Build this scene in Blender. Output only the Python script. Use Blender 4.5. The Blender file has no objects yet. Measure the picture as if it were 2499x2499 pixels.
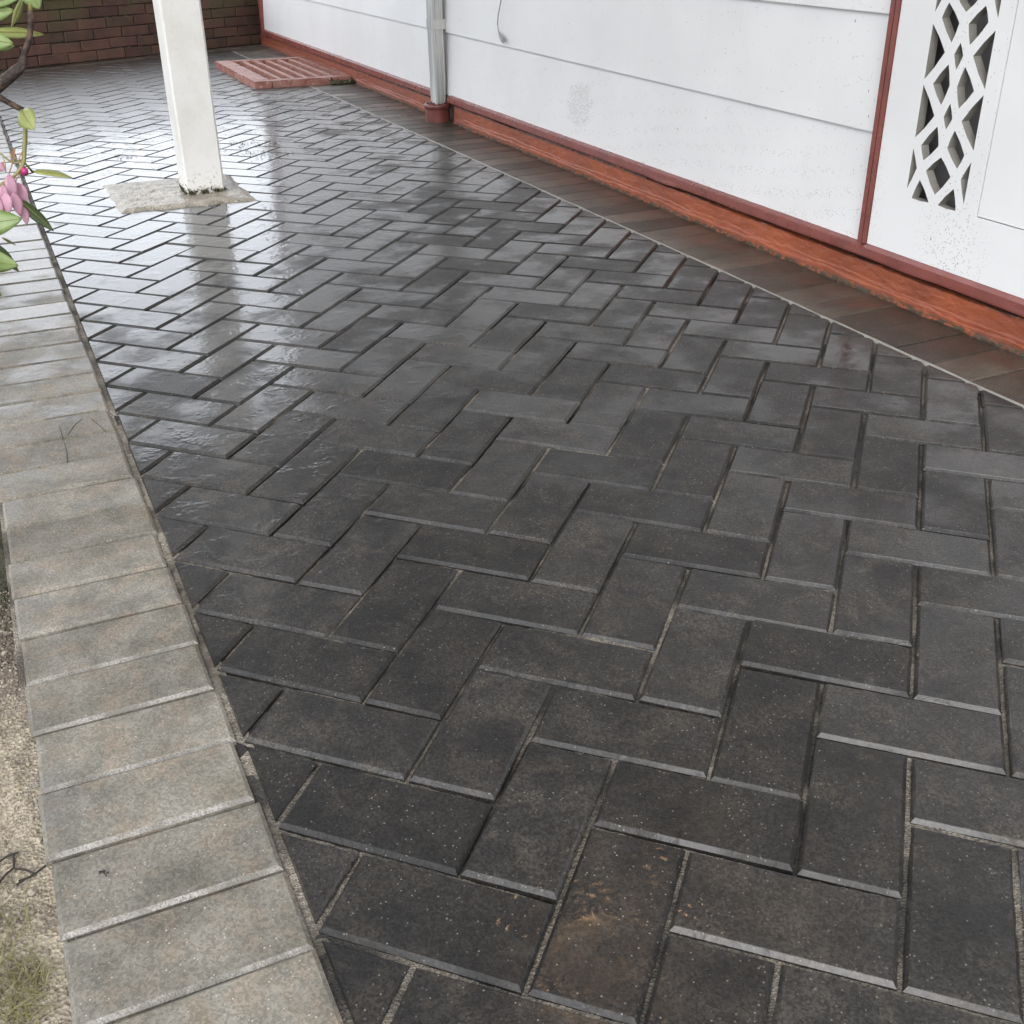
import bpy, bmesh, math, random
import numpy as np
from mathutils import Vector, Matrix, noise

random.seed(7)
rad = math.radians
S = bpy.context.scene
COL = S.collection

# ------------------------------------------------------------------ camera
CAM = Vector((-0.255026, -0.68424666, 0.76897315))
RWC = Matrix(((0.9081209714, -0.2057688859, 0.3646580135),
              (-0.4186378645, -0.4302824062, 0.7997495791),
              (-0.0076576524, -0.8789290168, -0.4768911237)))   # camera (x right, y down, z forward) -> world
FPX = 2707.315
cam_data = bpy.data.cameras.new('camera')
cam = bpy.data.objects.new('camera', cam_data)
COL.objects.link(cam)
rot = Matrix((RWC.col[0], -RWC.col[1], -RWC.col[2])).transposed()
cam.matrix_world = Matrix.Translation(CAM) @ rot.to_4x4()
cam_data.sensor_width = 36.0
cam_data.sensor_fit = 'HORIZONTAL'
cam_data.lens = FPX / 2499.0 * 36.0
cam_data.clip_start = 0.02
cam_data.clip_end = 1500.0
S.camera = cam
S.render.resolution_x = 1024
S.render.resolution_y = 1024

# ------------------------------------------------------------------ sky and sun (overcast)
W = bpy.data.worlds.new('World'); S.world = W; W.use_nodes = True
wn = W.node_tree; wn.nodes.clear()
sky = wn.nodes.new('ShaderNodeTexSky'); sky.sky_type = 'NISHITA'; sky.sun_disc = False
SUN_EL, SUN_AZ = 38.0, -145.0
sky.sun_elevation = rad(SUN_EL); sky.sun_rotation = rad(SUN_AZ)
sky.air_density = 1.0; sky.dust_density = 4.0; sky.ozone_density = 1.0
hs = wn.nodes.new('ShaderNodeHueSaturation'); hs.inputs['Saturation'].default_value = 0.35
mx = wn.nodes.new('ShaderNodeMix'); mx.data_type = 'RGBA'; mx.inputs['Factor'].default_value = 0.65
mx.inputs[7].default_value = (13.2, 13.7, 14.6, 1.0)          # even cloud cover over the clear sky
bg = wn.nodes.new('ShaderNodeBackground'); bg.inputs['Strength'].default_value = 0.15
wo = wn.nodes.new('ShaderNodeOutputWorld')
wn.links.new(sky.outputs[0], hs.inputs['Color'])
wn.links.new(hs.outputs[0], mx.inputs[6])
wn.links.new(mx.outputs[2], bg.inputs['Color'])
wn.links.new(bg.outputs[0], wo.inputs['Surface'])
sd = bpy.data.lights.new('sun', 'SUN'); sd.energy = 0.5; sd.angle = rad(30); sd.color = (1.0, 0.97, 0.93)
sun = bpy.data.objects.new('sun', sd); COL.objects.link(sun)
az = rad(SUN_AZ); el = rad(SUN_EL)
to_sun = Vector((math.sin(az) * math.cos(el), math.cos(az) * math.cos(el), math.sin(el)))
sun.rotation_euler = (-to_sun).to_track_quat('-Z', 'Y').to_euler()
S.view_settings.view_transform = 'Standard'; S.view_settings.look = 'None'
S.view_settings.gamma = 1.0; S.view_settings.use_curve_mapping = False
S.view_settings.exposure = 0.76
S.cycles.max_bounces = 5; S.cycles.diffuse_bounces = 3; S.cycles.glossy_bounces = 3; S.cycles.transmission_bounces = 2
S.cycles.caustics_reflective = False; S.cycles.caustics_refractive = False

# ------------------------------------------------------------------ helpers
def link(o, parent=None):
    COL.objects.link(o)
    if parent: o.parent = parent
    return o
def empty(name, loc=(0, 0, 0), parent=None):
    o = bpy.data.objects.new(name, None); o.location = loc; o.empty_display_size = 0.05
    return link(o, parent)
def mesh(name, verts, faces, smooth=False):
    m = bpy.data.meshes.new(name); m.from_pydata([tuple(v) for v in verts], [], faces); m.update()
    if smooth:
        m.polygons.foreach_set('use_smooth', [True] * len(m.polygons))
    return m
def obj(name, m, mat, parent=None, kind=None):
    o = bpy.data.objects.new(name, m)
    if mat and not m.materials: m.materials.append(mat)
    if kind: o['kind'] = kind
    return link(o, parent)
def tag(o, label, cat, group=None):
    o['label'] = label; o['category'] = cat
    if group: o['group'] = group
    return o
class MB:
    def __init__(s): s.v = []; s.f = []
    def add(s, v, f):
        n = len(s.v); s.v += [tuple(p) for p in v]; s.f += [tuple(i + n for i in q) for q in f]
    def box(s, x0, x1, y0, y1, z0, z1):
        s.add([(x0,y0,z0),(x1,y0,z0),(x1,y1,z0),(x0,y1,z0),(x0,y0,z1),(x1,y0,z1),(x1,y1,z1),(x0,y1,z1)],
              [(3,2,1,0),(4,5,6,7),(0,1,5,4),(1,2,6,5),(2,3,7,6),(3,0,4,7)])
    def tube(s, pts, radii, n=8, cap=True):
        pts = [Vector(p) for p in pts]; rings = []
        for i, p in enumerate(pts):
            d = (pts[min(i+1, len(pts)-1)] - pts[max(i-1, 0)]).normalized()
            a = d.cross(Vector((0.3, 0.2, 1))).normalized(); b = d.cross(a)
            r = radii[i] if hasattr(radii, '__len__') else radii
            rings.append([p + (a * math.cos(2*math.pi*k/n) + b * math.sin(2*math.pi*k/n)) * r for k in range(n)])
        v = [q for r in rings for q in r]; f = []
        for i in range(len(rings)-1):
            for k in range(n):
                f.append((i*n+k, i*n+(k+1) % n, (i+1)*n+(k+1) % n, (i+1)*n+k))
        if cap:
            f.append(tuple(range(n-1, -1, -1))); f.append(tuple((len(rings)-1)*n+k for k in range(n)))
        s.add(v, f)
    def build(s, name, mat, parent=None, smooth=False, kind=None):
        return obj(name, mesh(name, s.v, s.f, smooth), mat, parent, kind)
def fbm(p, o=3):
    return noise.fractal(Vector(p), 1.0, 2.0, o)
def at(u, v, d):
    """world point that lies d metres from the camera along a direction of view"""
    r = RWC @ Vector(((u - 1249.5) / FPX, (v - 1249.5) / FPX, 1.0)); r.normalize()
    return CAM + r * d

# ------------------------------------------------------------------ materials
class NT:
    def __init__(s, name):
        s.m = bpy.data.materials.new(name); s.m.use_nodes = True; s.t = s.m.node_tree
        s.b = s.t.nodes['Principled BSDF']
        g = s.t.nodes.new('ShaderNodeNewGeometry'); s.pos = g.outputs['Position']
        oi = s.t.nodes.new('ShaderNodeObjectInfo'); s.rnd = oi.outputs['Random']
    def put(s, i, v):
        if isinstance(v, bpy.types.NodeSocket): s.t.links.new(v, i)
        elif isinstance(v, (tuple, list)) and len(v) == 3 and i.type == 'RGBA': i.default_value = (*v, 1)
        else: i.default_value = v
    def n(s, typ, **k):
        x = s.t.nodes.new(typ)
        for a, v in k.items(): setattr(x, a, v)
        return x
    def mapv(s, scale, vec=None, loc=(0, 0, 0), rot=(0, 0, 0)):
        x = s.n('ShaderNodeMapping'); s.put(x.inputs['Vector'], vec or s.pos)
        x.inputs['Scale'].default_value = scale if isinstance(scale, tuple) else (scale,)*3
        x.inputs['Location'].default_value = loc; x.inputs['Rotation'].default_value = rot
        return x.outputs[0]
    def noise(s, scale, detail=3, rough=.55, vec=None, dist=0):
        x = s.n('ShaderNodeTexNoise'); s.put(x.inputs['Vector'], vec or s.pos)
        x.inputs['Scale'].default_value = scale; x.inputs['Detail'].default_value = detail
        x.inputs['Roughness'].default_value = rough; x.inputs['Distortion'].default_value = dist
        return x.outputs['Fac']
    def voro(s, scale, vec=None, out='Distance', feature='F1', rnd=1.0):
        x = s.n('ShaderNodeTexVoronoi', feature=feature); s.put(x.inputs['Vector'], vec or s.pos)
        x.inputs['Scale'].default_value = scale; x.inputs['Randomness'].default_value = rnd
        return x.outputs[out]
    def ramp(s, fac, lo, hi, a=0.0, b=1.0):
        x = s.n('ShaderNodeMapRange', interpolation_type='SMOOTHSTEP'); s.put(x.inputs[0], fac)
        for i, v in zip((1, 2, 3, 4), (lo, hi, a, b)): s.put(x.inputs[i], v)
        return x.outputs[0]
    def math(s, op, a, b=0.0):
        x = s.n('ShaderNodeMath', operation=op); s.put(x.inputs[0], a); s.put(x.inputs[1], b)
        return x.outputs[0]
    def mix(s, f, a, b, blend='MIX'):
        x = s.n('ShaderNodeMix', data_type='RGBA', blend_type=blend)
        s.put(x.inputs[0], f); s.put(x.inputs[6], a); s.put(x.inputs[7], b)
        return x.outputs[2]
    def bump(s, h, strength=1.0, dist=.001, normal=None):
        x = s.n('ShaderNodeBump'); s.put(x.inputs['Height'], h); x.inputs['Strength'].default_value = strength
        x.inputs['Distance'].default_value = dist
        if normal: s.put(x.inputs['Normal'], normal)
        return x.outputs[0]
    def set(s, **k):
        for a, v in k.items(): s.put(s.b.inputs[a.replace('_', ' ')], v)
        return s.m

def mat_paver(name, c0, c1, c2, speck=.35, wet_lo=.38, wet_hi=.62, coat_r=.09, base_r=.6, eff=.3, gc=(.55, 1.50), coat_w=(.45, 1.0), vr=(.66, 1.36)):
    k = NT(name)
    n1 = k.noise(11, 4, .62)
    col = k.mix(k.ramp(n1, .3, .7), c0, c1)
    n2 = k.noise(24, 5, .66, dist=.5)
    col = k.mix(k.math('MULTIPLY', k.ramp(n2, .46, .66), .5), col, c2)
    # each paver came from the press a little lighter or darker
    v = k.ramp(k.rnd, 0, 1, *vr)
    hsv = k.n('ShaderNodeHueSaturation'); k.put(hsv.inputs['Color'], col); k.put(hsv.inputs['Value'], v)
    col = hsv.outputs[0]
    # aggregate grains: most a little paler or darker than the paste, a few pale
    vo = k.n('ShaderNodeTexVoronoi'); k.put(vo.inputs['Vector'], k.pos); vo.inputs['Scale'].default_value = 430
    sep = k.n('ShaderNodeSeparateColor'); k.put(sep.inputs[0], vo.outputs['Color'])
    gr = k.n('ShaderNodeHueSaturation'); k.put(gr.inputs['Color'], col); k.put(gr.inputs['Value'], k.ramp(sep.outputs[1], 0, 1, *gc)); col = gr.outputs[0]
    gm = k.math('MULTIPLY', k.ramp(sep.outputs[0], k.ramp(n1, .3, .75, .975, .90), 1.0, 0, .8), k.ramp(vo.outputs['Distance'], .25, .5, 1, 0))
    col = k.mix(gm, col, (speck, speck*.93, speck*.82))
    # scattered efflorescence and scuffs
    ef = k.math('MULTIPLY', k.ramp(n2, .66, .78), eff)
    col = k.mix(ef, col, (speck*.8, speck*.76, speck*.70))
    # water film: patches, changing from paver to paver
    wn_ = k.math('ADD', k.noise(6.5, 4, .62), k.math('MULTIPLY', k.math('SUBTRACT', k.rnd, .5), .16))
    # extra wet gloss put in to brighten the sky reflection at far left
    sy_ = k.n('ShaderNodeSeparateXYZ'); k.put(sy_.inputs[0], k.pos)
    sheen_boost = k.math('MULTIPLY', k.ramp(sy_.outputs[1], 1.0, 3.0), k.ramp(sy_.outputs[0], .15, 1.1, 1, 0))
    wn_ = k.math('ADD', wn_, k.math('MULTIPLY', sheen_boost, .30))
    wet = k.ramp(wn_, wet_lo, wet_hi)
    dk_ = k.n('ShaderNodeHueSaturation'); k.put(dk_.inputs['Color'], col); k.put(dk_.inputs['Value'], k.ramp(wet, 0, 1, 1.12, .72)); col = dk_.outputs[0]   # wet concrete is darker
    nb = k.bump(k.noise(330, 4, .75), .8, .0018)
    # beads and ripples of the film
    hb = k.math('MULTIPLY', k.noise(120, 2, .6), k.ramp(k.noise(15, 3, .65), .50, .64))
    nc = k.bump(k.math('ADD', hb, k.math('MULTIPLY', k.noise(42, 2, .5), .55)), .42, .0014)
    far_coat_rough = k.ramp(sy_.outputs[1], 3.6, 5.2, 0, .17)   # coat roughened at the far end so it reflects sky above the wall
    k.set(Base_Color=col, Roughness=k.ramp(wet, 0, 1, base_r, base_r*.7), Normal=nb, Specular_IOR_Level=.28,
          Coat_Weight=k.ramp(wet, 0, 1, coat_w[0], coat_w[1]), Coat_Roughness=k.math('ADD', k.ramp(wet, 0, 1, .25, coat_r), far_coat_rough), Coat_IOR=k.ramp(sheen_boost, 0, 1, 1.36, 1.5), Coat_Normal=nc)
    return k.m

M = {}
M['paver'] = mat_paver('charcoal_paver', (.0115, .0108, .0102), (.028, .0252, .0225), (.046, .038, .030), .20, .36, .66, .12, .68)
M['kerb'] = mat_paver('pale_concrete_block', (.108, .100, .080), (.200, .188, .158), (.205, .158, .114), .40, .46, .74, .22, .75, .6, (.80, 1.22), (.25, .9), (.84, 1.16))
M['header'] = mat_paver('brown_border_paver', (.042, .033, .026), (.074, .059, .047), (.052, .054, .037), .26, .44, .72, .2, .58, .25, (.8, 1.2))

k = NT('joint_sand')
g = k.voro(430, out='Color'); d = k.n('ShaderNodeSeparateColor'); k.put(d.inputs[0], g)
sand = k.mix(d.outputs[0], (.085, .074, .058), (.25, .22, .175))
dk = k.ramp(k.noise(6, 4, .6), .40, .62)
M['sand'] = k.set(Base_Color=k.mix(dk, (.016, .015, .014), sand), Roughness=.8, Normal=k.bump(k.voro(430), 1, .002))
k = NT('kerb_sand')
g = k.voro(430, out='Color'); d = k.n('ShaderNodeSeparateColor'); k.put(d.inputs[0], g)
M['kerbsand'] = k.set(Base_Color=k.mix(k.ramp(k.noise(11, 4), .35, .65), (.07, .06, .045), k.mix(d.outputs[0], (.13, .11, .085), (.40, .36, .30))), Roughness=.85, Normal=k.bump(k.voro(430), 1, .002))
k = NT('sky_lit_sandy_edge')  # pale sand, with sky light on the near chamfers put into the colour
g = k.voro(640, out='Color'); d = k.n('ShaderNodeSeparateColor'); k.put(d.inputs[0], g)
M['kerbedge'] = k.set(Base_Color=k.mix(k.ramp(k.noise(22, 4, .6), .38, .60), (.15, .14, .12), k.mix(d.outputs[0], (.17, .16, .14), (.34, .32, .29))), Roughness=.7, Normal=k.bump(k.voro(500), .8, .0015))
k = NT('mortar')
M['mortar'] = k.set(Base_Color=k.mix(k.noise(30, 4), (.16, .15, .13), (.36, .35, .32)), Roughness=.6, Normal=k.bump(k.noise(300), .8, .002))

# white painted boards with mildew specks
def mat_white(name, base=(.72, .72, .72), speckle=1.0):
    k = NT(name)
    sx = k.n('ShaderNodeSeparateXYZ'); k.put(sx.inputs[0], k.pos)
    y, z = sx.outputs[1], sx.outputs[2]
    col = k.mix(k.ramp(k.noise(3.5, 3), .3, .75), base, tuple(c*.93 for c in base))
    low = k.ramp(z, .10, .36, 1.0, 0.12)
    near = k.ramp(y, .6, 4.2, 1.0, .25)
    cl = k.ramp(k.noise(5, 3), .35, .7, .6, 1.0)
    dens = k.math('MULTIPLY', k.math('MULTIPLY', low, near), cl)
    # one thick patch of mildew low on the boards
    dy = k.math('DIVIDE', k.math('SUBTRACT', y, 2.66), .085)
    dz = k.math('DIVIDE', k.math('SUBTRACT', z, .215), .075)
    r2 = k.math('ADD', k.math('MULTIPLY', dy, dy), k.math('MULTIPLY', dz, dz))
    patch = k.ramp(r2, 0.0, 1.5, 6.5, 0.0)
    dens = k.math('ADD', k.math('MULTIPLY', dens, .9*speckle), k.math('MULTIPLY', patch, speckle))
    v3 = k.mapv((1, 1, .55))
    dd = k.voro(430, v3); cc = k.voro(430, v3, 'Color'); sp = k.n('ShaderNodeSeparateColor'); k.put(sp.inputs[0], cc)
    thr = k.math('SUBTRACT', 1.0, k.math('MULTIPLY', dens, .20))
    dot = k.math('MULTIPLY', k.math('GREATER_THAN', sp.outputs[0], thr), k.ramp(dd, .22, .46, 1, 0))
    d2 = k.voro(75, k.mapv((1, 1, .6))); c2 = k.voro(75, k.mapv((1, 1, .6)), 'Color'); sp2 = k.n('ShaderNodeSeparateColor'); k.put(sp2.inputs[0], c2)
    dot2 = k.math('MULTIPLY', k.math('GREATER_THAN', sp2.outputs[1], .985), k.ramp(d2, .06, .2, .8, 0))
    m_ = k.math('MAXIMUM', k.math('MULTIPLY', dot, .8), dot2)
    col = k.mix(m_, col, (.11, .10, .085))
    stain = k.math('MULTIPLY', k.ramp(k.noise(7, 4, .65, k.mapv((1, 1, .5))), .62, .8), .22)
    col = k.mix(stain, col, (.55, .52, .46))
    k.set(Base_Color=col, Roughness=.42, Normal=k.bump(k.noise(55, 4, .6, k.mapv((1, .35, 1))), .25, .0012))
    return k.m
M['white'] = mat_white('white_board_paint')
k = NT('post_paint')
sx = k.n('ShaderNodeSeparateXYZ'); k.put(sx.inputs[0], k.pos)
pc = k.mix(k.ramp(k.noise(8, 4), .4, .75), (.78, .775, .75), (.70, .685, .64))
pd = k.math('MULTIPLY', k.ramp(sx.outputs[2], .02, .10, 1, .06), k.ramp(k.noise(120, 3, .6), .56, .66))
pc = k.mix(pd, pc, (.20, .17, .12))
pm = k.math('MULTIPLY', k.ramp(sx.outputs[2], .012, .034, 1, 0), k.ramp(k.noise(60, 3), .38, .55))
M['post'] = k.set(Base_Color=k.mix(pm, pc, (.07, .065, .03)), Roughness=.45, Normal=k.bump(k.noise(45, 4, .6, k.mapv((1, 1, .2))), .3, .0015))

k = NT('maroon_paint')
c = k.mix(k.ramp(k.noise(12, 4), .35, .7), (.205, .058, .046), (.155, .046, .038))
sc = k.math('MULTIPLY', k.ramp(k.noise(34, 5, .7, k.mapv((1, .25, 1))), .70, .76), .6)
M['maroon'] = k.set(Base_Color=k.mix(sc, c, (.42, .30, .26)), Roughness=k.ramp(k.noise(20), .3, .7, .22, .42), Normal=k.bump(k.noise(60, 4, .6, k.mapv((1, .4, 1))), .35, .0015))
k = NT('orange_plinth_paint')
c = k.mix(k.ramp(k.noise(8, 4), .3, .7), (.31, .078, .030), (.21, .054, .025))
sx = k.n('ShaderNodeSeparateXYZ'); k.put(sx.inputs[0], k.pos)
c = k.mix(k.ramp(sx.outputs[1], 2.2, 5.0, 0, .75), c, (.20, .062, .040))
fl = k.math('MULTIPLY', k.ramp(k.noise(40, 5, .7, k.mapv((1, .14, 1.6))), .71, .75), .45)
c = k.mix(fl, c, (.42, .24, .17))
dkc = k.math('MULTIPLY', k.ramp(k.noise(30, 5, .7, k.mapv((1, .22, 1.4), loc=(3, 1, 5))), .68, .74), .6)
c = k.mix(dkc, c, (.085, .03, .02))
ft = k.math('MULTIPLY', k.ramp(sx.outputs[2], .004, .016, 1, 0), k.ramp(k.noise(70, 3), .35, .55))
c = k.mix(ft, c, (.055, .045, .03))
gap_dirt_shade = k.math('MULTIPLY', k.ramp(sx.outputs[2], .060, .070), k.ramp(k.noise(45, 3), .3, .5))  # dirt and the shade under the trim lip, darkened in the colour
c = k.mix(gap_dirt_shade, c, (.035, .022, .016))
M['plinth'] = k.set(Base_Color=c, Roughness=k.ramp(sx.outputs[2], .004, .02, .9, .5), Normal=k.bump(k.noise(110, 4, .65, k.mapv((1, .7, 1.2))), .7, .0025))
k = NT('red_grate_paint')
c = k.mix(k.ramp(k.noise(20, 4), .3, .7), (.23, .085, .062), (.33, .17, .14))
c = k.mix(k.ramp(k.noise(55, 4, .7), .56, .66), c, (.48, .33, .29))
M['grate'] = k.set(Base_Color=c, Roughness=.45, Normal=k.bump(k.noise(90, 4), .7, .003))
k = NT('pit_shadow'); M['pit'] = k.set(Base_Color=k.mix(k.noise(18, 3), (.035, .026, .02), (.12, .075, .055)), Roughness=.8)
k = NT('grey_pipe_paint')
c = k.mix(k.ramp(k.noise(30, 4, .6, k.mapv((1, 1, .08))), .35, .7), (.52, .52, .50), (.30, .31, .30))
c = k.mix(k.ramp(k.noise(60, 4, .6, k.mapv((1, 1, .06), loc=(2, 2, 2))), .66, .74), c, (.20, .21, .21))
M['pipe'] = k.set(Base_Color=c, Roughness=.45, Normal=k.bump(k.noise(80, 3), .25, .001))
k = NT('collar_red')
M['collar'] = k.set(Base_Color=k.mix(k.ramp(k.noise(30, 3), .35, .7), (.165, .046, .038), (.11, .036, .030)), Roughness=.35, Normal=k.bump(k.noise(60), .3, .001))
k = NT('brick_red')
c = k.mix(k.ramp(k.noise(14, 4), .3, .7), (.062, .030, .025), (.105, .047, .036))
v = k.ramp(k.rnd, 0, 1, .7, 1.25); hv = k.n('ShaderNodeHueSaturation'); k.put(hv.inputs['Color'], c); k.put(hv.inputs['Value'], v)
sx = k.n('ShaderNodeSeparateXYZ'); k.put(sx.inputs[0], k.pos)
mo = k.math('MULTIPLY', k.ramp(k.noise(5, 4), .36, .58), k.ramp(sx.outputs[2], .12, .34, .2, 1))
c = k.mix(mo, hv.outputs[0], (.075, .066, .028))
M['brick'] = k.set(Base_Color=c, Roughness=.75, Normal=k.bump(k.noise(70, 4), .8, .004))
k = NT('brick_mortar'); M['bmortar'] = k.set(Base_Color=k.mix(k.ramp(k.noise(20, 4), .5, .7), (.055, .040, .032), (.20, .17, .13)), Roughness=.85, Normal=k.bump(k.noise(90), .8, .003))
k = NT('concrete_pad')
c = k.mix(k.ramp(k.noise(25, 5, .65), .35, .68), (.25, .22, .175), (.42, .38, .315))
c = k.mix(k.ramp(k.noise(60, 4, .6), .60, .70), c, (.07, .06, .035))
M['pad'] = k.set(Base_Color=c, Roughness=.5, Coat_Weight=.35, Coat_Roughness=.22, Normal=k.bump(k.math('ADD', k.noise(110, 4, .65), k.voro(160)), .9, .004))
k = NT('soil')
sx = k.n('ShaderNodeSeparateXYZ'); k.put(sx.inputs[0], k.pos)
yy = k.math('ADD', sx.outputs[1], k.math('MULTIPLY', k.math('SUBTRACT', k.noise(14, 3), .5), .30))
gr = k.voro(260, out='Color'); sg = k.n('ShaderNodeSeparateColor'); k.put(sg.inputs[0], gr)
sandc = k.mix(sg.outputs[0], (.20, .165, .115), (.36, .31, .235))
sandc = k.mix(k.ramp(k.noise(28, 4), .5, .68), sandc, (.13, .105, .075))
brn = k.mix(sg.outputs[1], (.060, .045, .032), (.17, .13, .10))
mos = k.mix(k.noise(60, 4), (.018, .020, .009), (.060, .058, .028))
c = k.mix(k.ramp(yy, .36, .52), sandc, brn); c = k.mix(k.ramp(yy, .60, .72), c, mos)
M['soil'] = k.set(Base_Color=c, Roughness=.75, Normal=k.bump(k.math('ADD', k.voro(260), k.noise(120, 4)), .9, .004))
k = NT('ground_far'); M['ground'] = k.set(Base_Color=k.mix(k.noise(3, 4), (.05, .055, .03), (.09, .08, .05)), Roughness=.9)
k = NT('pebble'); M['pebble'] = k.set(Base_Color=k.mix(k.voro(90, out='Color'), (.10, .085, .06), (.36, .31, .24), 'MIX'), Roughness=.6)
k = NT('moss'); M['moss'] = k.set(Base_Color=k.mix(k.noise(80, 3), (.022, .024, .010), (.075, .07, .03)), Roughness=.85)
k = NT('grass_blade'); M['grass'] = k.set(Base_Color=k.mix(k.noise(40, 2), (.07, .075, .022), (.20, .165, .065)), Roughness=.5)
k = NT('dark_twig'); M['twig'] = k.set(Base_Color=(.02, .015, .011), Roughness=.8)
k = NT('bark'); M['bark'] = k.set(Base_Color=k.mix(k.ramp(k.noise(60, 4, .6), .4, .65), (.020, .013, .010), (.11, .07, .045)), Roughness=.7, Normal=k.bump(k.noise(150, 4), .9, .004))
k = NT('green_stem'); M['stem'] = k.set(Base_Color=k.mix(k.noise(50, 2), (.17, .20, .05), (.26, .20, .08)), Roughness=.45)
def mat_leaf(name, a, b):
    k = NT(name)
    c = k.mix(k.ramp(k.noise(25, 3), .3, .7), a, b)
    k.set(Base_Color=c, Roughness=.33, Normal=k.bump(k.noise(180, 3), .25, .0012))
    tr = k.n('ShaderNodeBsdfTranslucent'); k.put(tr.inputs[0], k.mix(.5, c, (.30, .42, .10)))
    ms = k.n('ShaderNodeMixShader'); ms.inputs[0].default_value = .22
    k.t.links.new(k.b.outputs[0], ms.inputs[1]); k.t.links.new(tr.outputs[0], ms.inputs[2])
    k.t.links.new(ms.outputs[0], k.t.nodes['Material Output'].inputs['Surface'])
    return k.m
M['leaf'] = mat_leaf('leaf_green', (.19, .27, .085), (.31, .40, .16))
M['leaf_dark'] = mat_leaf('leaf_dark_green', (.045, .075, .025), (.085, .12, .04))
M['leaf_yellow'] = mat_leaf('leaf_yellow_green', (.25, .29, .09), (.36, .38, .15))
k = NT('petal'); M['petal'] = k.set(Base_Color=k.mix(k.noise(45, 3), (.33, .14, .20), (.55, .32, .40)), Roughness=.5)
k = NT('bud'); M['bud'] = k.set(Base_Color=(.40, .025, .14), Roughness=.4)
k = NT('filament'); M['fil'] = k.set(Base_Color=(.36, .20, .10), Roughness=.5)
k = NT('void_dark'); M['void'] = k.set(Base_Color=k.mix(k.noise(6, 2), (.20, .195, .20), (.26, .24, .225)), Roughness=.8)
k = NT('bare_cut_edge'); M['reveal'] = k.set(Base_Color=k.mix(k.noise(60, 3), (.19, .18, .16), (.30, .29, .26)), Roughness=.8)
k = NT('roof_timber'); M['roof'] = k.set(Base_Color=k.mix(k.noise(10, 3, .6, k.mapv((1, .1, 1))), (.055, .042, .033), (.10, .078, .06)), Roughness=.7)
k = NT('lamp_glow'); k.set(Base_Color=(.8, .6, .4), Emission_Color=(1, .62, .32), Emission_Strength=26.0); M['bulb'] = k.m
k = NT('lamp_base'); M['lampbase'] = k.set(Base_Color=(.7, .7, .68), Roughness=.4)
k = NT('cord_grey'); M['cord'] = k.set(Base_Color=(.30, .30, .29), Roughness=.5)
k = NT('crack_dark'); M['crack'] = k.set(Base_Color=(.03, .026, .022), Roughness=.9)

# ------------------------------------------------------------------ plan of the place (x across towards the house, y along the house)
LBx = lambda y: -0.1378 - 0.0065*y        # inner edge of the pale kerb
KOx = lambda y: -0.3360 - 0.0062*y        # outer edge of the pale kerb
RBx = lambda y: 1.3019 - 0.0011*y         # border course against the house
WBx = lambda y: 1.4939 + 0.0076*y         # foot of the plinth
BA = Vector((-0.087, 6.50, 0)); BB = Vector((1.62, 7.27, 0)); BD = (BB-BA).normalized(); BN = Vector((BD.y, -BD.x, 0))  # garden wall, BN faces us
U = Vector((0.06950084, -0.06618475)); V = Vector((0.06896195, 0.07241719))   # paving module

# ------------------------------------------------------------------ ground
g = obj('ground', mesh('ground', [(-300,-300,-.07),(300,-300,-.07),(300,300,-.07),(-300,300,-.07)], [(0,1,2,3)]), M['ground'], kind='structure')

# paving bed with joint sand
def grid(xs, ys, zf):
    nx, ny = len(xs), len(ys); v = []
    for y in ys:
        for x in xs: v.append((x, y, zf(x, y)))
    f = [(j*nx+i, j*nx+i+1, (j+1)*nx+i+1, (j+1)*nx+i) for j in range(ny-1) for i in range(nx-1)]
    return v, f
b = MB()
zs = lambda x, y: -.0068 + .0045*fbm((x*6, y*6, 1), 2) + .0018*noise.noise(Vector((x*60, y*60, 2)))
b.add(*grid(np.linspace(-.145, 1.33, 150), np.linspace(-.75, 1.6, 236), zs))
b.add(*grid(np.linspace(-.17, 1.33, 40), np.linspace(1.6, 7.4, 120), lambda x, y: -.0085))
paving = b.build('herringbone_paving', M['sand'], kind='structure')

def clip(poly, flags, p, n):
    """keep the side where (q-p).n >= 0; new edge is flagged as cut"""
    out, fl = [], []
    m = len(poly)
    for i in range(m):
        a, c = poly[i], poly[(i+1) % m]; da, dc = (a-p).dot(n), (c-p).dot(n)
        if da >= 0:
            out.append(a); fl.append(flags[i] if dc >= 0 else flags[i])
            if dc < 0:
                out.append(a + (c-a)*(da/(da-dc))); fl.append(True)
        elif dc >= 0:
            out.append(a + (c-a)*(da/(da-dc))); fl.append(flags[i])
    return out, fl
def area(p):
    return .5*sum(p[i].x*p[(i+1) % len(p)].y - p[(i+1) % len(p)].x*p[i].y for i in range(len(p)))
def inset(poly, ds):
    m = len(poly); out = []
    for i in range(m):
        p0, p1, p2 = poly[i-1], poly[i], poly[(i+1) % m]
        d1 = (p1-p0).normalized(); d2 = (p2-p1).normalized()
        n1 = Vector((-d1.y, d1.x)); n2 = Vector((-d2.y, d2.x))
        a, c = ds[i-1], ds[i]
        det = n1.x*n2.y - n1.y*n2.x
        if abs(det) < 1e-4: out.append(p1 + n1*a); continue
        out.append(p1 + Vector(((a*n2.y - c*n1.y)/det, (n1.x*c - n2.x*a)/det)))
    return out
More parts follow.
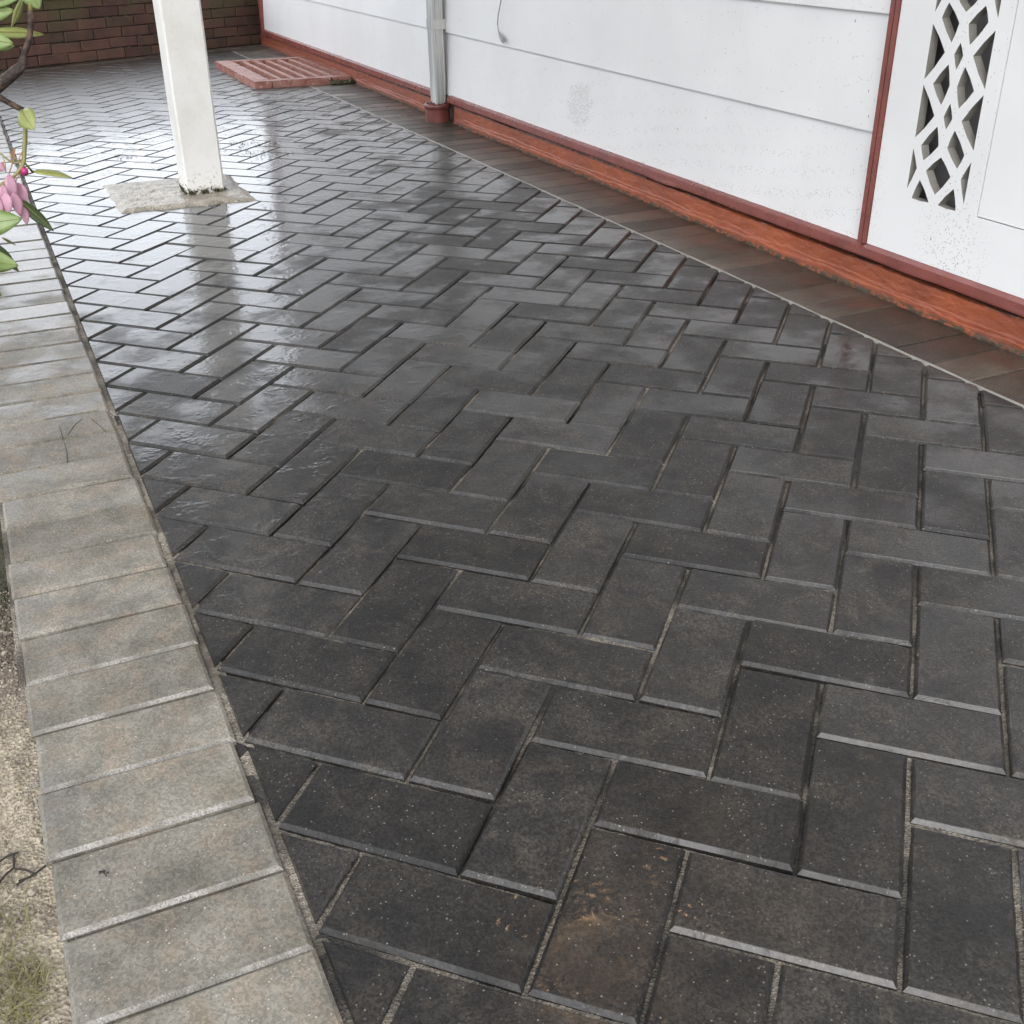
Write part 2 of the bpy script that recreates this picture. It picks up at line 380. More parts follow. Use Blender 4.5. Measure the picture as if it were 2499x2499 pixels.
def block(poly, cham, drop, depth=.03):
    """chamfered paver; poly counter-clockwise, cham per edge"""
    m = len(poly)
    r = [(inset(poly, [0]*m), -depth), (inset(poly, [0]*m), -drop), (inset(poly, [c*.92 for c in cham]), -drop*.12), (inset(poly, cham), 0.0)]
    v = [(p.x, p.y, z) for ring, z in r for p in ring]; f = []
    for k_ in range(3):
        for i in range(m): f.append((k_*m+i, k_*m+(i+1) % m, (k_+1)*m+(i+1) % m, (k_+1)*m+i))
    f.append(tuple(3*m+i for i in range(m)))
    return v, f
def tidy(poly, fl, lim=.009):
    poly, fl = list(poly), list(fl)
    while len(poly) > 3:
        L = [(poly[(i+1) % len(poly)]-poly[i]).length for i in range(len(poly))]
        i = min(range(len(L)), key=lambda q: L[q])
        if L[i] > lim: break
        j = (i+1) % len(poly); poly[j] = (poly[i]+poly[j])*.5
        poly.pop(i); fl.pop(i)
    return poly, fl
def ccw(p): return p if area(p) > 0 else p[::-1]

GAP = .0023; CH = .0039; DR = .0044
pad_c = Vector((.265, 2.955))
pieces = []
for a in range(-60, 45):
    for b_ in range(-30, 75):
        s_ = (a+b_) % 4
        if s_ == 2: rect = [(a, b_), (a+2, b_), (a+2, b_+1), (a, b_+1)]
        elif s_ == 0: rect = [(a, b_), (a+1, b_), (a+1, b_+2), (a, b_+2)]
        else: continue
        c = U*(rect[0][0]+rect[2][0])*.5 + V*(rect[0][1]+rect[2][1])*.5
        if not (-.3 < c.x < 1.5 and -.75 < c.y < 7.5): continue
        poly = inset([U*p[0]+V*p[1] for p in rect], [GAP]*4)
        full_n = True; fl = [False]*4; P0 = list(poly)
        y = c.y
        for p, n in ((Vector((LBx(y)+.006, y)), Vector((1, .0065))), (Vector((RBx(y)-.003, y)), Vector((-1, -.0011))),
                     ((BA + BN*.105).to_2d(), BN.to_2d())):
            poly, fl = clip(poly, fl, p, n)
            if len(poly) < 3: break
        if len(poly) < 3 or area(poly) < 2.5e-4: continue
        cut = any(fl) or len(poly) != 4
        if cut: poly, fl = tidy(poly, fl)
        if area(poly) < 2.5e-4: continue
        pieces.append((c, poly, fl, cut, s_))
pieces.sort(key=lambda t: (t[0]-CAM.to_2d()).length)
shared = {}
def jitter(o, r=1.0):
    o.location.z += random.gauss(0, .0006)*r
    o.rotation_euler = (random.gauss(0, .0045)*r, random.gauss(0, .0045)*r, random.gauss(0, .004)*r)
far = MB(); count = 0
for c, poly, fl, cut, s_ in pieces:
    if count < 300:
        cc = c if not cut else sum(poly, Vector((0, 0)))/len(poly)
        if not cut:
            if s_ not in shared:
                shared[s_] = mesh('paver', *block([p-c for p in poly], [CH]*4, DR)); shared[s_].materials.append(M['paver'])
            me = shared[s_]
        else:
            lim = math.sqrt(area(poly))*.12
            me = mesh('paver', *block([p-cc for p in poly], [min(.0012 if q else CH, lim) for q in fl], min(DR, lim)))
        o = obj('paver', me, M['paver'], paving); o.location = (cc.x + random.gauss(0, .0005), cc.y + random.gauss(0, .0005), 0)
        jitter(o, .5 if cut else (0.0 if (cc-Vector((.07, -.13))).length < .11 else 1.0))
        count += 1
    else:
        lim = math.sqrt(area(poly))*.12
        v, f = block(poly, [min(.0012 if q else CH, lim) for q in fl], min(DR, lim))
        tx, ty, dz = random.gauss(0, .004), random.gauss(0, .004), random.gauss(0, .0006)
        far.add([(x, y, z+dz+(x-c.x)*tx+(y-c.y)*ty) for x, y, z in v], f)
far.build('paver', M['paver'], paving, kind='stuff')

# ------------------------------------------------------------------ pale kerb of concrete blocks
b = MB(); b.add(*grid(np.linspace(-.345, -.126, 40), np.linspace(-.75, 1.6, 300), lambda x, y: -.006 + .003*fbm((x*9, y*9, 4), 2)))
b.add(*grid(np.linspace(-.40, -.13, 12), np.linspace(1.6, 7.0, 40), lambda x, y: -.008))
kerb = b.build('kerb', M['kerbsand'], kind='structure')
y = -.713; kk = 0
while y < 6.4:
    w = .0968
    p0, p1 = y + .0012, y + w
    off = random.gauss(0, .0016)
    poly = [Vector((KOx(y)+off, p0)), Vector((LBx(y)-.005+off, p0)), Vector((LBx(y)-.005+off, p1)), Vector((KOx(y)+off, p1))]
    cc = sum(poly, Vector((0, 0)))/4
    me = shared.get('k')
    if me is None:
        me = shared['k'] = mesh('kerb_block', *block([p-cc for p in poly], [.0048, .004, .0044, .004], .0034, .06)); me.materials.append(M['kerb'])
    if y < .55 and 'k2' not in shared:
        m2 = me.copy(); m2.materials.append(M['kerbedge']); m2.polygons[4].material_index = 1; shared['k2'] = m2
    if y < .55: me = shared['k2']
    o = obj('kerb_block', me, M['kerb'], kerb); o.location = (cc.x, cc.y, .0015); jitter(o, 1.2)
    y += .0985; kk += 1
# hairline cracks across two of the blocks
for pts in ([(145,1040),(155,1075),(163,1100),(165,1140)], [(92,1140),(110,1146),(127,1155)], [(166,1062),(180,1040),(200,1022)], [(222,1022),(245,1040),(262,1058)]):
    q = [CAM + (RWC @ Vector(((u-1249.5)/FPX, (v-1249.5)/FPX, 1))) * ((.0016-CAM.z)/(RWC @ Vector(((u-1249.5)/FPX, (v-1249.5)/FPX, 1))).z) for u, v in pts]
    b = MB(); b.tube(q, [.0006]*len(q), 5); b.build('crack', M['crack'], kerb)

# ------------------------------------------------------------------ brown border course beside the house
b = MB(); b.add(*grid(np.linspace(1.29, 1.60, 24), np.linspace(-.7, 7.6, 160), lambda x, y: -.006 + .002*fbm((x*9, y*9, 4), 2)))
border = b.build('border_course', M['sand'], kind='structure')
y = -.6
while y < 7.25:
    p0, p1 = y+.001, y+.0985
    sk = .006
    xr = WBx(y)+.012
    poly = [Vector((RBx(y)+.005, p0)), Vector((xr, p0+sk)), Vector((xr, p1+sk)), Vector((RBx(y)+.005, p1))]
    cc = sum(poly, Vector((0, 0)))/4
    me = mesh('border_paver', *block([p-cc for p in poly], [.003]*4, .0022))
    o = obj('border_paver', me, M['header'], border); o.location = (cc.x, cc.y, 0); jitter(o, .7)
    y += .1
# smear of mortar along the edge of the border course
b = MB(); ys = np.arange(-.5, 6.9, .012); v = []
for i, y in enumerate(ys):
    w = .0042 + .0018*noise.noise(Vector((y*14, 0, 0))); x = RBx(y)+.0008+.001*noise.noise(Vector((y*9, 3, 0)))
    h = .0006 + .0012*noise.noise(Vector((y*11, 7, 0)))
    v += [(x-w, y, h-.006), (x-w*.6, y, h), (x+w*.6, y, h), (x+w, y, h-.006)]
n = len(ys)
b.add(v, [(i*4+j, i*4+j+1, i*4+j+5, i*4+j+4) for i in range(n-1) for j in range(3)])
b.build('mortar_joint', M['mortar'], border)
# single row of pavers along the foot of the garden wall
t = -.4
while t < 1.75:
    p = [BA.to_2d() + BD.to_2d()*(t+.001) + BN.to_2d()*.004, BA.to_2d() + BD.to_2d()*(t+.193) + BN.to_2d()*.004,
         BA.to_2d() + BD.to_2d()*(t+.193) + BN.to_2d()*.1, BA.to_2d() + BD.to_2d()*(t+.001) + BN.to_2d()*.1]
    p = ccw(p); cc = sum(p, Vector((0, 0)))/4
    me = shared.get('bw')
    if me is None:
        me = shared['bw'] = mesh('border_paver', *block([q-cc for q in p], [.003]*4, .0022)); me.materials.append(M['header'])
    o = obj('border_paver', me, M['header'], border); o.location = (cc.x, cc.y, .002); jitter(o, .7)
    t += .195

# ------------------------------------------------------------------ house
house = tag(empty('house', (WBx(3)+.1, 3, 0)), 'white weatherboard house wall with maroon base trim beside the paving', 'house')
HI = Matrix.Translation(-Vector(house.location))
def hpart(name, m, mat, parent=house):
    m.transform(HI); return obj(name, m, mat, parent)
# x of the wall plane at (y, offset)
wx = lambda y, o: WBx(y) + o
Y0, YS0, YS1, Y1 = -.9, 1.228, 1.2555, 7.07
ZJ = [.100, .339, .574] + [.574 + .236*i for i in range(1, 9)]
for i in range(len(ZJ)-1):
    z0, z1 = ZJ[i], ZJ[i+1] + .02
    lo, hi = .003, .0155
    ya, yb = YS1-.002, Y1
    v = []
    for y in np.linspace(ya, yb, 60):
        wv = .0012*noise.noise(Vector((y*2.2, i*3.1, 0)))
        v += [(wx(y, lo+wv), y, z0), (wx(y, lo+wv), y, z0+.004), (wx(y, hi+wv*.4), y, z1), (wx(y, .04), y, z1), (wx(y, .03), y, z0)]
    f = [(k_*5+j, k_*5+(j+1) % 5, (k_+1)*5+(j+1) % 5, (k_+1)*5+j) for k_ in range(59) for j in range(5)]
    f += [(4, 3, 2, 1, 0), tuple(59*5+j for j in range(5))]
    m = mesh('weatherboard', v, f)
    bm = bmesh.new(); bm.from_mesh(m); bmesh.ops.recalc_face_normals(bm, faces=bm.faces); bm.to_mesh(m); bm.free()
    hpart('weatherboard', m, M['white'])
# backing wall
b = MB(); b.add([(wx(Y0, .06), Y0, 0), (wx(7.6, .06), 7.6, 0), (wx(7.6, .06), 7.6, 2.45), (wx(Y0, .06), Y0, 2.45),
                 (wx(Y0, .3), Y0, 0), (wx(7.6, .3), 7.6, 0), (wx(7.6, .3), 7.6, 2.45), (wx(Y0, .3), Y0, 2.45)],
                [(3,2,1,0), (4,5,6,7), (0,1,5,4), (1,2,6,5), (2,3,7,6), (3,0,4,7)])
hpart('inner_wall', mesh('inner_wall', b.v, b.f), M['void'])
# corner strip at the far end
b = MB(); b.box(wx(Y1, -.012), wx(Y1, .05), Y1+.001, Y1+.045, .05, 2.4); hpart('corner_strip', mesh('corner_strip', b.v, b.f), M['maroon'])
b = MB(); b.box(wx(3.85, .035), wx(3.85, .05), 3.70, 3.99, -.01, .105); hpart('notch_shade_back', mesh('notch_shade_back', b.v, b.f), M['pit'])  # dark box whose colour stands in for the shade in the notch
# red cover strip between boards and panel
prof = [(-.012, YS0+.001), (-.012, YS0+.012), (-.008, YS0+.0128), (-.008, YS0+.0142), (-.0125, YS0+.015), (-.0125, YS1-.0005), (.03, YS1-.0005), (.03, YS0+.001)]
v = [(wx(y, o), y, z) for z in (.1065, 2.4) for o, y in prof]; n = len(prof)
f = [(i, (i+1) % n, n+(i+1) % n, n+i) for i in range(n)] + [tuple(range(n)), tuple(range(2*n-1, n-1, -1))]
m = mesh('cover_strip', v, f); bm = bmesh.new(); bm.from_mesh(m); bmesh.ops.recalc_face_normals(bm, faces=bm.faces); bm.to_mesh(m); bm.free()
hpart('cover_strip', m, M['maroon'])
# panel with fretwork
C0 = 1.05; ZM = .458
half = [[(.048,.271),(.013,.2315),(.063,.2305)], [(.081,.329),(.062,.292),(.081,.247)],
        [(.024,.380),(.012,.344),(.047,.310),(.060,.338)], [(.081,.453),(.037,.3985),(.081,.350)],
        [(.022,.497),(.010,.459),(.024,.421),(.055,.457)]]
cent = [[(0,.324),(-.034,.2915),(0,.250),(.035,.2915)], [(0,.427),(-.012,.400),(0,.378),(.0115,.400)]]
holes = []
for h in half:
    for sy in (1, -1):
        hh = [(C0+sy*p[0], p[1]) for p in h]; holes.append(hh)
        if h is not half[4]: holes.append([(p[0], 2*ZM-p[1]) for p in hh])
for h in cent:
    hh = [(C0+p[0], p[1]) for p in h]; holes.append(hh); holes.append([(p[0], 2*ZM-p[1]) for p in hh])
def soft(h):
    """fret-sawn holes have slightly bowed sides"""
    c = sum((Vector(p) for p in h), Vector((0, 0)))/len(h); out = []
    for i, p in enumerate(h):
        p = Vector(p); q = Vector(h[(i+1) % len(h)]); out.append(p)
        d = (q-p)
        if d.length > .02 and abs(d.x) > .004:
            m_ = (p+q)*.5; nrm = (m_-c).normalized(); out.append(m_ + nrm*d.length*.035)
    return out
outer = [(Y0, .108), (YS0-.0008, .108), (YS0-.0008, 2.4), (.932, 2.4), (.932, .230), (Y0, .230)]
bm = bmesh.new(); edges = []; PO = -.0085; PT = .020
for loop in [[Vector(p) for p in outer]] + [soft(h) for h in holes]:
    vs = [bm.verts.new((wx(p.x, PO), p.x, p.y)) for p in loop]
    edges += [bm.edges.new((vs[i], vs[(i+1) % len(vs)])) for i in range(len(vs))]
bmesh.ops.triangle_fill(bm, use_beauty=True, use_dissolve=False, edges=edges)
r = bmesh.ops.extrude_face_region(bm, geom=list(bm.faces))
for e in r['geom']:
    if isinstance(e, bmesh.types.BMVert): e.co.x += PT
bmesh.ops.recalc_face_normals(bm, faces=bm.faces)
m = bpy.data.meshes.new('fretwork_panel'); bm.to_mesh(m); bm.free()
m.materials.append(M['white']); m.materials.append(M['reveal'])
for p_ in m.polygons:
    if abs(p_.normal.x) < .5 and .2 < p_.center.z < .7 and .96 < p_.center.y < 1.14: p_.material_index = 1
hpart('fretwork_panel', m, M['white'])
b = MB(); b.box(wx(.9, PO+.0022), wx(.9, PO+.02), Y0, .9298, .2322, 2.4); hpart('flush_panel', mesh('flush_panel', b.v, b.f), M['white'])
# maroon base trim with a sloping top and a ragged lower lip, in two lengths either side of the drain
def trim(ya, yb):
    ys = np.arange(ya, yb, .012); v = []
    for y in ys:
        rag = max(0, 1.9-y)
        low = .0775 + .0022*noise.noise(Vector((y*2, 1, 0))) - (.004*max(0, noise.noise(Vector((y*5, 9, 0)))) if y < 2.2 else 0)
        low -= min(.008, max(0, y-4)*.0035)
        out = -.0140 + .0008*noise.noise(Vector((y*3, 4, 0)))
        lip = .003*max(0, noise.noise(Vector((y*6, 2, 0))))*(1 if y < 2.4 else .2)
        if y < YS0:
            top = [(PO-.0005, .1075), (.02, .1078)]; out = min(out, PO-.003)
        else:
            top = [(out+.004, .1005), (.0175, .1085+.0012*noise.noise(Vector((y*40, 2, 0))))]
        pr = [(.03, low+.002), (out+.001-lip, low), (out-lip*.7, low+.004), (out, low+.012), (out+.0003, .0985)] + top + [(.03, .108)]
        v += [(wx(y, o), y, z) for o, z in pr]
    n = len(ys); k_ = 8
    f = [(i*k_+j, i*k_+(j+1) % k_, (i+1)*k_+(j+1) % k_, (i+1)*k_+j) for i in range(n-1) for j in range(k_)]
    f += [tuple(range(k_)), tuple((n-1)*k_+j for j in range(k_))]
    m = mesh('base_trim', v, f); bm = bmesh.new(); bm.from_mesh(m); bmesh.ops.recalc_face_normals(bm, faces=bm.faces); bm.to_mesh(m); bm.free()
    hpart('base_trim', m, M['maroon'])
trim(Y0, 3.80); trim(3.925, Y1)
# rough painted plinth
def plinth(ya, yb):
    ys = np.arange(ya, yb, .004) if yb < 4.2 else np.arange(ya, yb, .012); nz = 44; v = []
    for y in ys:
        for j in range(nz):
            t = j/(nz-1); z = -.012 + t*.105
            o = -.002 - .003*t + .0020*noise.noise(Vector((y*4, z*14, .5)))
            o -= .0012*fbm((y*26, z*60, 2), 3)
            # ledges of flaking render, ragged along their length
            for lev, amp, fr, dep in ((.40, .07, 4.5, .0026), (.30, .05, 8.0, .0030), (.17, .07, 17.0, .0050), (.73 if y < 2.2 else .80, .06, 3.5, -(.030 if y < 2.2 else .014))):
                e = lev + amp*fbm((y*fr, lev*31, 3), 4)
                st = min(1, max(0, (e - t)/.022)) if dep > 0 else min(1, max(0, (t - e)/.03))
                o -= dep*st*(.75+.6*noise.noise(Vector((y*fr*1.7, lev*9, 6))))
            v.append((wx(y, o), y, z + .0015*noise.noise(Vector((y*30, z*60, 8)))))
    n = len(ys)
    f = [(i*nz+j, (i+1)*nz+j, (i+1)*nz+j+1, i*nz+j+1) for i in range(n-1) for j in range(nz-1)]
    nb = len(v)
    # return the ends into the wall
    for j in range(nz):
        for e in (0, n-1):
            x, y, z = v[e*nz+j]; v.append((wx(y, .08), y, z))
    for j in range(nz-1):
        f.append((j, j+1, nb+2*(j+1), nb+2*j)); f.append(((n-1)*nz+j, nb+2*j+1, nb+2*(j+1)+1, (n-1)*nz+j+1))
    m = mesh('plinth', v, f)
    bm = bmesh.new(); bm.from_mesh(m); bmesh.ops.recalc_face_normals(bm, faces=bm.faces); bm.to_mesh(m); bm.free()
    hpart('plinth', m, M['plinth'])
plinth(Y0, 3.74); plinth(3.95, Y1+.1)
# porch roof carried by the post, with its lamp
RZ = 2.42
b = MB(); b.box(-.50, wx(3, .05), -.55, 6.6, RZ, RZ+.05); roof = hpart('porch_roof', mesh('porch_roof', b.v, b.f), M['roof'])
for x in (-.48, -.10, .312, .75, 1.2):
    b = MB(); b.box(x, x+.05, -.54, 6.59, RZ-.11, RZ-.002); m = mesh('rafter', b.v, b.f); m.transform(HI); obj('rafter', m, M['roof'], roof)
LP = Vector((1.015, 1.43, 2.27))
b = MB(); b.tube([LP + Vector((0, 0, .06)), LP + Vector((0, 0, .149))], [.05, .06], 20); lamp = hpart('porch_lamp', mesh('porch_lamp', b.v, b.f), M['lampbase'])
bm = bmesh.new(); bmesh.ops.create_uvsphere(bm, u_segments=20, v_segments=12, radius=.07); m = bpy.data.meshes.new('bulb'); bm.to_mesh(m); bm.free()
m.transform(Matrix.Translation(LP)); m.transform(HI); obj('bulb', m, M['bulb'], lamp)

# ------------------------------------------------------------------ post on its concrete footing
ys_, xs_ = (2.862, 2.985), (.279, .396)
post = tag(empty('porch_post', (.337, 2.92, .01)), 'square white painted porch post on a rough concrete footing', 'post')
bm = bmesh.new(); prof = []
nz = 40
v = []
for i in range(nz):
    z = .006 + (RZ-.112-.006)*(i/(nz-1))**2.2
    c_ = .006
    pts = [(xs_[0]+c_, ys_[0]), (xs_[1]-c_, ys_[0]), (xs_[1], ys_[0]+c_), (xs_[1], ys_[1]-c_), (xs_[1]-c_, ys_[1]), (xs_[0]+c_, ys_[1]), (xs_[0], ys_[1]-c_), (xs_[0], ys_[0]+c_)]
    w = .0012*noise.noise(Vector((z*5, 0, 0)))
    v += [(x-.337+w, y-2.92, z-.01) for x, y in pts]
bm.free()
f = [(i*8+j, i*8+(j+1) % 8, (i+1)*8+(j+1) % 8, (i+1)*8+j) for i in range(nz-1) for j in range(8)] + [tuple(range(7, -1, -1)), tuple((nz-1)*8+j for j in range(8))]
obj('shaft', mesh('shaft', v, f), M['post'], post)
# ragged crust of paint and dirt at its foot
b = MB()
for i in range(170):
    s_ = random.choice('fflb'); t = random.random()
    if s_ == 'f': p = (xs_[0]+t*.117, ys_[0]-.001)
    elif s_ == 'l': p = (xs_[0]-.001, ys_[0]+t*.12)
    else: p = (xs_[1]+.001, ys_[0]+t*.12)
    r = random.uniform(.0015, .0045); z = .014 + abs(random.gauss(0, .004))
    c = Vector((p[0]-.337, p[1]-2.92, z-.01)); q = [c + Vector((random.gauss(0, r), random.gauss(0, r), random.gauss(0, r))) for _ in range(4)]
    b.add(q, [(0,1,2), (0,2,3), (0,3,1), (1,3,2)])
b.build('crust', M['moss'], post, kind='stuff')

# footing: a worn slab with an uneven rim
N_ = 64; bm = bmesh.new()
fx, fy = (.062, .470), (2.742, 3.165)
nx, ny = 46, 46; v = []; f = []
for j in range(ny):
    for i in range(nx):
        a, c = i/(nx-1), j/(ny-1)
        x = fx[0] + (fx[1]-fx[0])*a; y = fy[0] + (fy[1]-fy[0])*c
        e = min(a, 1-a, c, 1-c)
        x += .010*noise.noise(Vector((y*14, 2, 0)))*(1-2*e) ; y += .012*noise.noise(Vector((x*12, 5, 0)))*(1-2*e) - .03*(a-.5)*(1-c)*.6
        z = .013*min(1, e*14)**.6 - .004 + .0025*fbm((x*30, y*30, 1), 3)*min(1, e*8) + .0015*noise.noise(Vector((x*140, y*140, 0)))
        v.append((x-.265, y-2.95, z))
f = [(j*nx+i, j*nx+i+1, (j+1)*nx+i+1, (j+1)*nx+i) for j in range(ny-1) for i in range(nx-1)]
# skirt down into the bed
rim = [i for i in range(nx)] + [j*nx+nx-1 for j in range(1, ny)] + [(ny-1)*nx+i for i in range(nx-2, -1, -1)] + [j*nx for j in range(ny-2, 0, -1)]
nb = len(v); v += [(v[i][0], v[i][1], -.03) for i in rim]; m_ = len(rim)
f += [(rim[(i+1) % m_], rim[i], nb+i, nb+(i+1) % m_) for i in range(m_)]
bm.free()
foot = obj('concrete_footing', mesh('concrete_footing', v, f, False), M['pad']); foot.location = (.265, 2.95, 0)
tag(foot, 'worn grey brown concrete footing slab around the base of the white post', 'footing')

# ------------------------------------------------------------------ red grate against the plinth
gx0, gx1, gy0, gy1, gz = 1.025, 1.515, 5.14, 6.10, .034
grate = tag(empty('vent_grate', (1.27, 5.6, 0)), 'red painted grate with rough edges lying against the plinth at the far end', 'grate')
def gp(name, b, mat, sub=None):
    o = b.build(name, mat, sub or grate); o.data.transform(Matrix.Translation(-Vector(grate.location))); return o
def rough_bar(x0, x1, y0, y1, z0, z1, amp=.004, step=.02):
    L = max(x1-x0, y1-y0); n = max(2, int(L/step)); v = []; along_y = (y1-y0) > (x1-x0)
    for i in range(n+1):
        t = i/n; r = lambda s_: amp*noise.noise(Vector((t*L*28, s_*7.3, x0*9+y0*5)))
        if along_y:
            y = y0+(y1-y0)*t; q = [(x0+r(1), y, z0), (x1+r(2), y, z0), (x1+r(3)*.6, y, z1+r(4)*.5), (x0+r(5)*.8, y, z1+r(6)*.5)]
        else:
            x = x0+(x1-x0)*t; q = [(x, y1+r(2), z0), (x, y0+r(1), z0), (x, y0+r(5)*.8, z1+r(6)*.5), (x, y1+r(3)*.6, z1+r(4)*.5)][::-1]
        v += q
    f = [(i*4+j, i*4+(j+1) % 4, (i+1)*4+(j+1) % 4, (i+1)*4+j) for i in range(n) for j in range(4)] + [(3, 2, 1, 0), tuple(n*4+j for j in range(4))]
    b = MB(); b.add(v, f)
    return b
def fixn(o):
    bm = bmesh.new(); bm.from_mesh(o.data); bmesh.ops.recalc_face_normals(bm, faces=bm.faces); bm.to_mesh(o.data); bm.free()
fixn(gp('frame_bar', rough_bar(gx0, gx0+.085, gy0, gy1, -.01, gz, .007), M['grate']))
fixn(gp('frame_bar', rough_bar(gx0+.088, gx1, gy0+.002, gy0+.055, -.01, gz-.001, .005), M['grate']))
fixn(gp('frame_bar', rough_bar(gx0+.088, gx1, gy1-.06, gy1-.002, -.01, gz-.001, .005), M['grate']))
for i in range(6):
    x = gx0+.135+i*.066
    fixn(gp('slat', rough_bar(x, x+.024, gy0+.058, gy1-.063, .008, gz-.003, .0015), M['grate']))
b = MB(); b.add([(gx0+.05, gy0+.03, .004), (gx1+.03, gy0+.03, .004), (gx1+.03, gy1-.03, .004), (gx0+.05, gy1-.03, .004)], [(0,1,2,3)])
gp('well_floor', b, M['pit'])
b = MB()
for i in range(120):
    p = Vector((random.uniform(1.40, 1.53), 5.10+random.gauss(0, .018), .004)); r = random.uniform(.004, .011)
    q = [p + Vector((random.gauss(0, r), random.gauss(0, r), abs(random.gauss(0, r)))) for _ in range(4)]; b.add(q, [(0,1,2), (0,2,3), (0,3,1), (1,3,2)])
o = b.build('grate_moss', M['moss'], kind='stuff'); o['label'] = 'dark mossy dirt at the near corner of the red grate'; 

# ------------------------------------------------------------------ downpipe and its drain collar
pc_ = Vector((1.495, 3.86, 0))
dp = tag(empty('downpipe', pc_), 'weathered grey white fluted downpipe strapped to the white wall', 'downpipe')
Wd, Ld = .040, .080
def pipe_outline(s=1.0):
    w, l = Wd/2*s, Ld/2*s; o = []
    # near face (towards -y) is fluted
    for i in range(13):
        x = -w+.003 + (2*w-.006)*i/12; o.append((x, -l + (.0026 if i % 3 == 1 else 0)))
    o += [(w, -l+.003), (w, l-.003), (w-.003, l), (-w+.003, l), (-w, l-.003), (-w, -l+.003)]
    return o
zsn = [.058, .075, .11, .18, .34, .42, 1.2, 2.41]; v = []; n = len(pipe_outline())
for i, z in enumerate(zsn):
    s_ = (.90, .95, 1, 1, 1, 1, 1, 1)[i]
    v += [(x + (.0035 if z < .2 else 0) - .004*max(0, .34-z), y, z) for x, y in pipe_outline(s_)]
f = [(i*n+j, i*n+(j+1) % n, (i+1)*n+(j+1) % n, (i+1)*n+j) for i in range(len(zsn)-1) for j in range(n)] + [tuple(range(n-1, -1, -1)), tuple((len(zsn)-1)*n+j for j in range(n))]
obj('pipe', mesh('pipe', v, f), M['pipe'], dp)
b = MB(); w, l = Wd/2+.0012, Ld/2+.0012
b.box(-w, w, -l-.001, l, .352, .387); b.box(w+.0005, .042, -l+.004, -l+.007, .350, .389)
b.build('strap', M['pipe'], dp)
col = tag(empty('drain_collar', (1.486, 3.842, 0)), 'short round red painted drain collar in the border course under the downpipe', 'drain pipe')
b = MB(); n = 40; R0 = .051
rings = [(R0, -.01), (R0, .045), (R0+.001, .052), (R0+.004, .054), (R0+.005, .064), (R0+.002, .070), (R0-.007, .070), (R0-.009, .02)]
v = [(r*math.cos(2*math.pi*i/n), r*math.sin(2*math.pi*i/n), z) for r, z in rings for i in range(n)]
b.add(v, [(j*n+i, j*n+(i+1) % n, (j+1)*n+(i+1) % n, (j+1)*n+i) for j in range(len(rings)-1) for i in range(n)])
b.build('socket', M['collar'], col, smooth=True)
b = MB()
rnd = random.Random(3)
for i in range(60):
    a = rnd.uniform(0, 6.28); p = Vector((.034*math.cos(a), .034*math.sin(a), .066+rnd.gauss(0, .003))); r = rnd.uniform(.004, .009)
    q = [p + Vector((rnd.gauss(0, r), rnd.gauss(0, r), rnd.gauss(0, r*.6))) for _ in range(4)]; b.add(q, [(0,1,2), (0,2,3), (0,3,1), (1,3,2)])
b.build('mortar_fill', M['collar'], col, kind='stuff')
b = MB(); b.tube([(1.553, 3.80, .0), (1.553, 3.80, .045)], [.010, .010], 12)
o = b.build('pipe_stub', M['pipe']); tag(o, 'small grey pipe stub in the dark notch behind the red drain collar', 'pipe')

# ------------------------------------------------------------------ cord hanging on the wall
def onwall(u, v, off):
    d = RWC @ Vector(((u-1249.5)/FPX, (v-1249.5)/FPX, 1)); nrm = Vector((1, -.0076, 0))
    return CAM + d*((1.4939+off-nrm.dot(CAM))/nrm.dot(d))
pts = [onwall(u, v, -.006) for u, v in ((1240, -160), (1228, -60), (1223, 0), (1216, 35), (1214, 58), (1217, 78), (1221, 88))]
cord = tag(empty('hanging_cord', pts[-1]), 'thin grey cord hanging down the white boards to a knotted end', 'cord')
b = MB(); b.tube([p-pts[-1] for p in pts], [.0022]*6+[.003], 8); b.build('cord_line', M['cord'], cord, True)
kp = [onwall(u, v, o_) - pts[-1] for u, v, o_ in ((1218, 80, -.006), (1222, 90, -.012), (1227, 97, -.012), (1231, 103, -.006))]
b = MB(); b.tube(kp, [.004, .0065, .0085, .006], 8); b.build('knot', M['cord'], cord)

# ------------------------------------------------------------------ brick garden wall
bw = tag(empty('brick_wall', BA), 'dark red brown brick garden wall at the far end of the paving', 'brick wall')
CHh = .0575; BL = .186
ang = math.atan2(BD.y, BD.x)
b = MB(); b.box(-1.3, 2.2, .012, .10, -.02, .345); o = b.build('mortar', M['bmortar'], bw); o.rotation_euler.z = ang
v, f = block(ccw([Vector((0, 0)), Vector((BL-.005, 0)), Vector((BL-.005, CHh-.005)), Vector((0, CHh-.005))]), [.003]*4, .002, .03)
mb_ = mesh('brick', [(x, -z, y) for x, y, z in v], [q[::-1] for q in f]); mb_.materials.append(M['brick'])
bm = bmesh.new(); bm.from_mesh(mb_); bmesh.ops.recalc_face_normals(bm, faces=bm.faces); bm.to_mesh(mb_); bm.free()
for c in range(6):
    x = -1.25 + (BL/2 if c % 2 else 0)
    while x < 1.95:
        o = obj('brick', mb_, M['brick'], bw)
        p = Vector((x, random.gauss(0, .0015), .006 + c*CHh + random.gauss(0, .001)))
        p.rotate(Matrix.Rotation(ang, 3, 'Z')); o.location = p; o.rotation_euler = (random.gauss(0, .006), random.gauss(0, .005), ang+random.gauss(0, .006))
        x += BL
b = MB(); b.box(-1.3, 2.2, -.012, .12, .347, .378); o = b.build('coping', M['brick'], bw); o.rotation_euler.z = ang

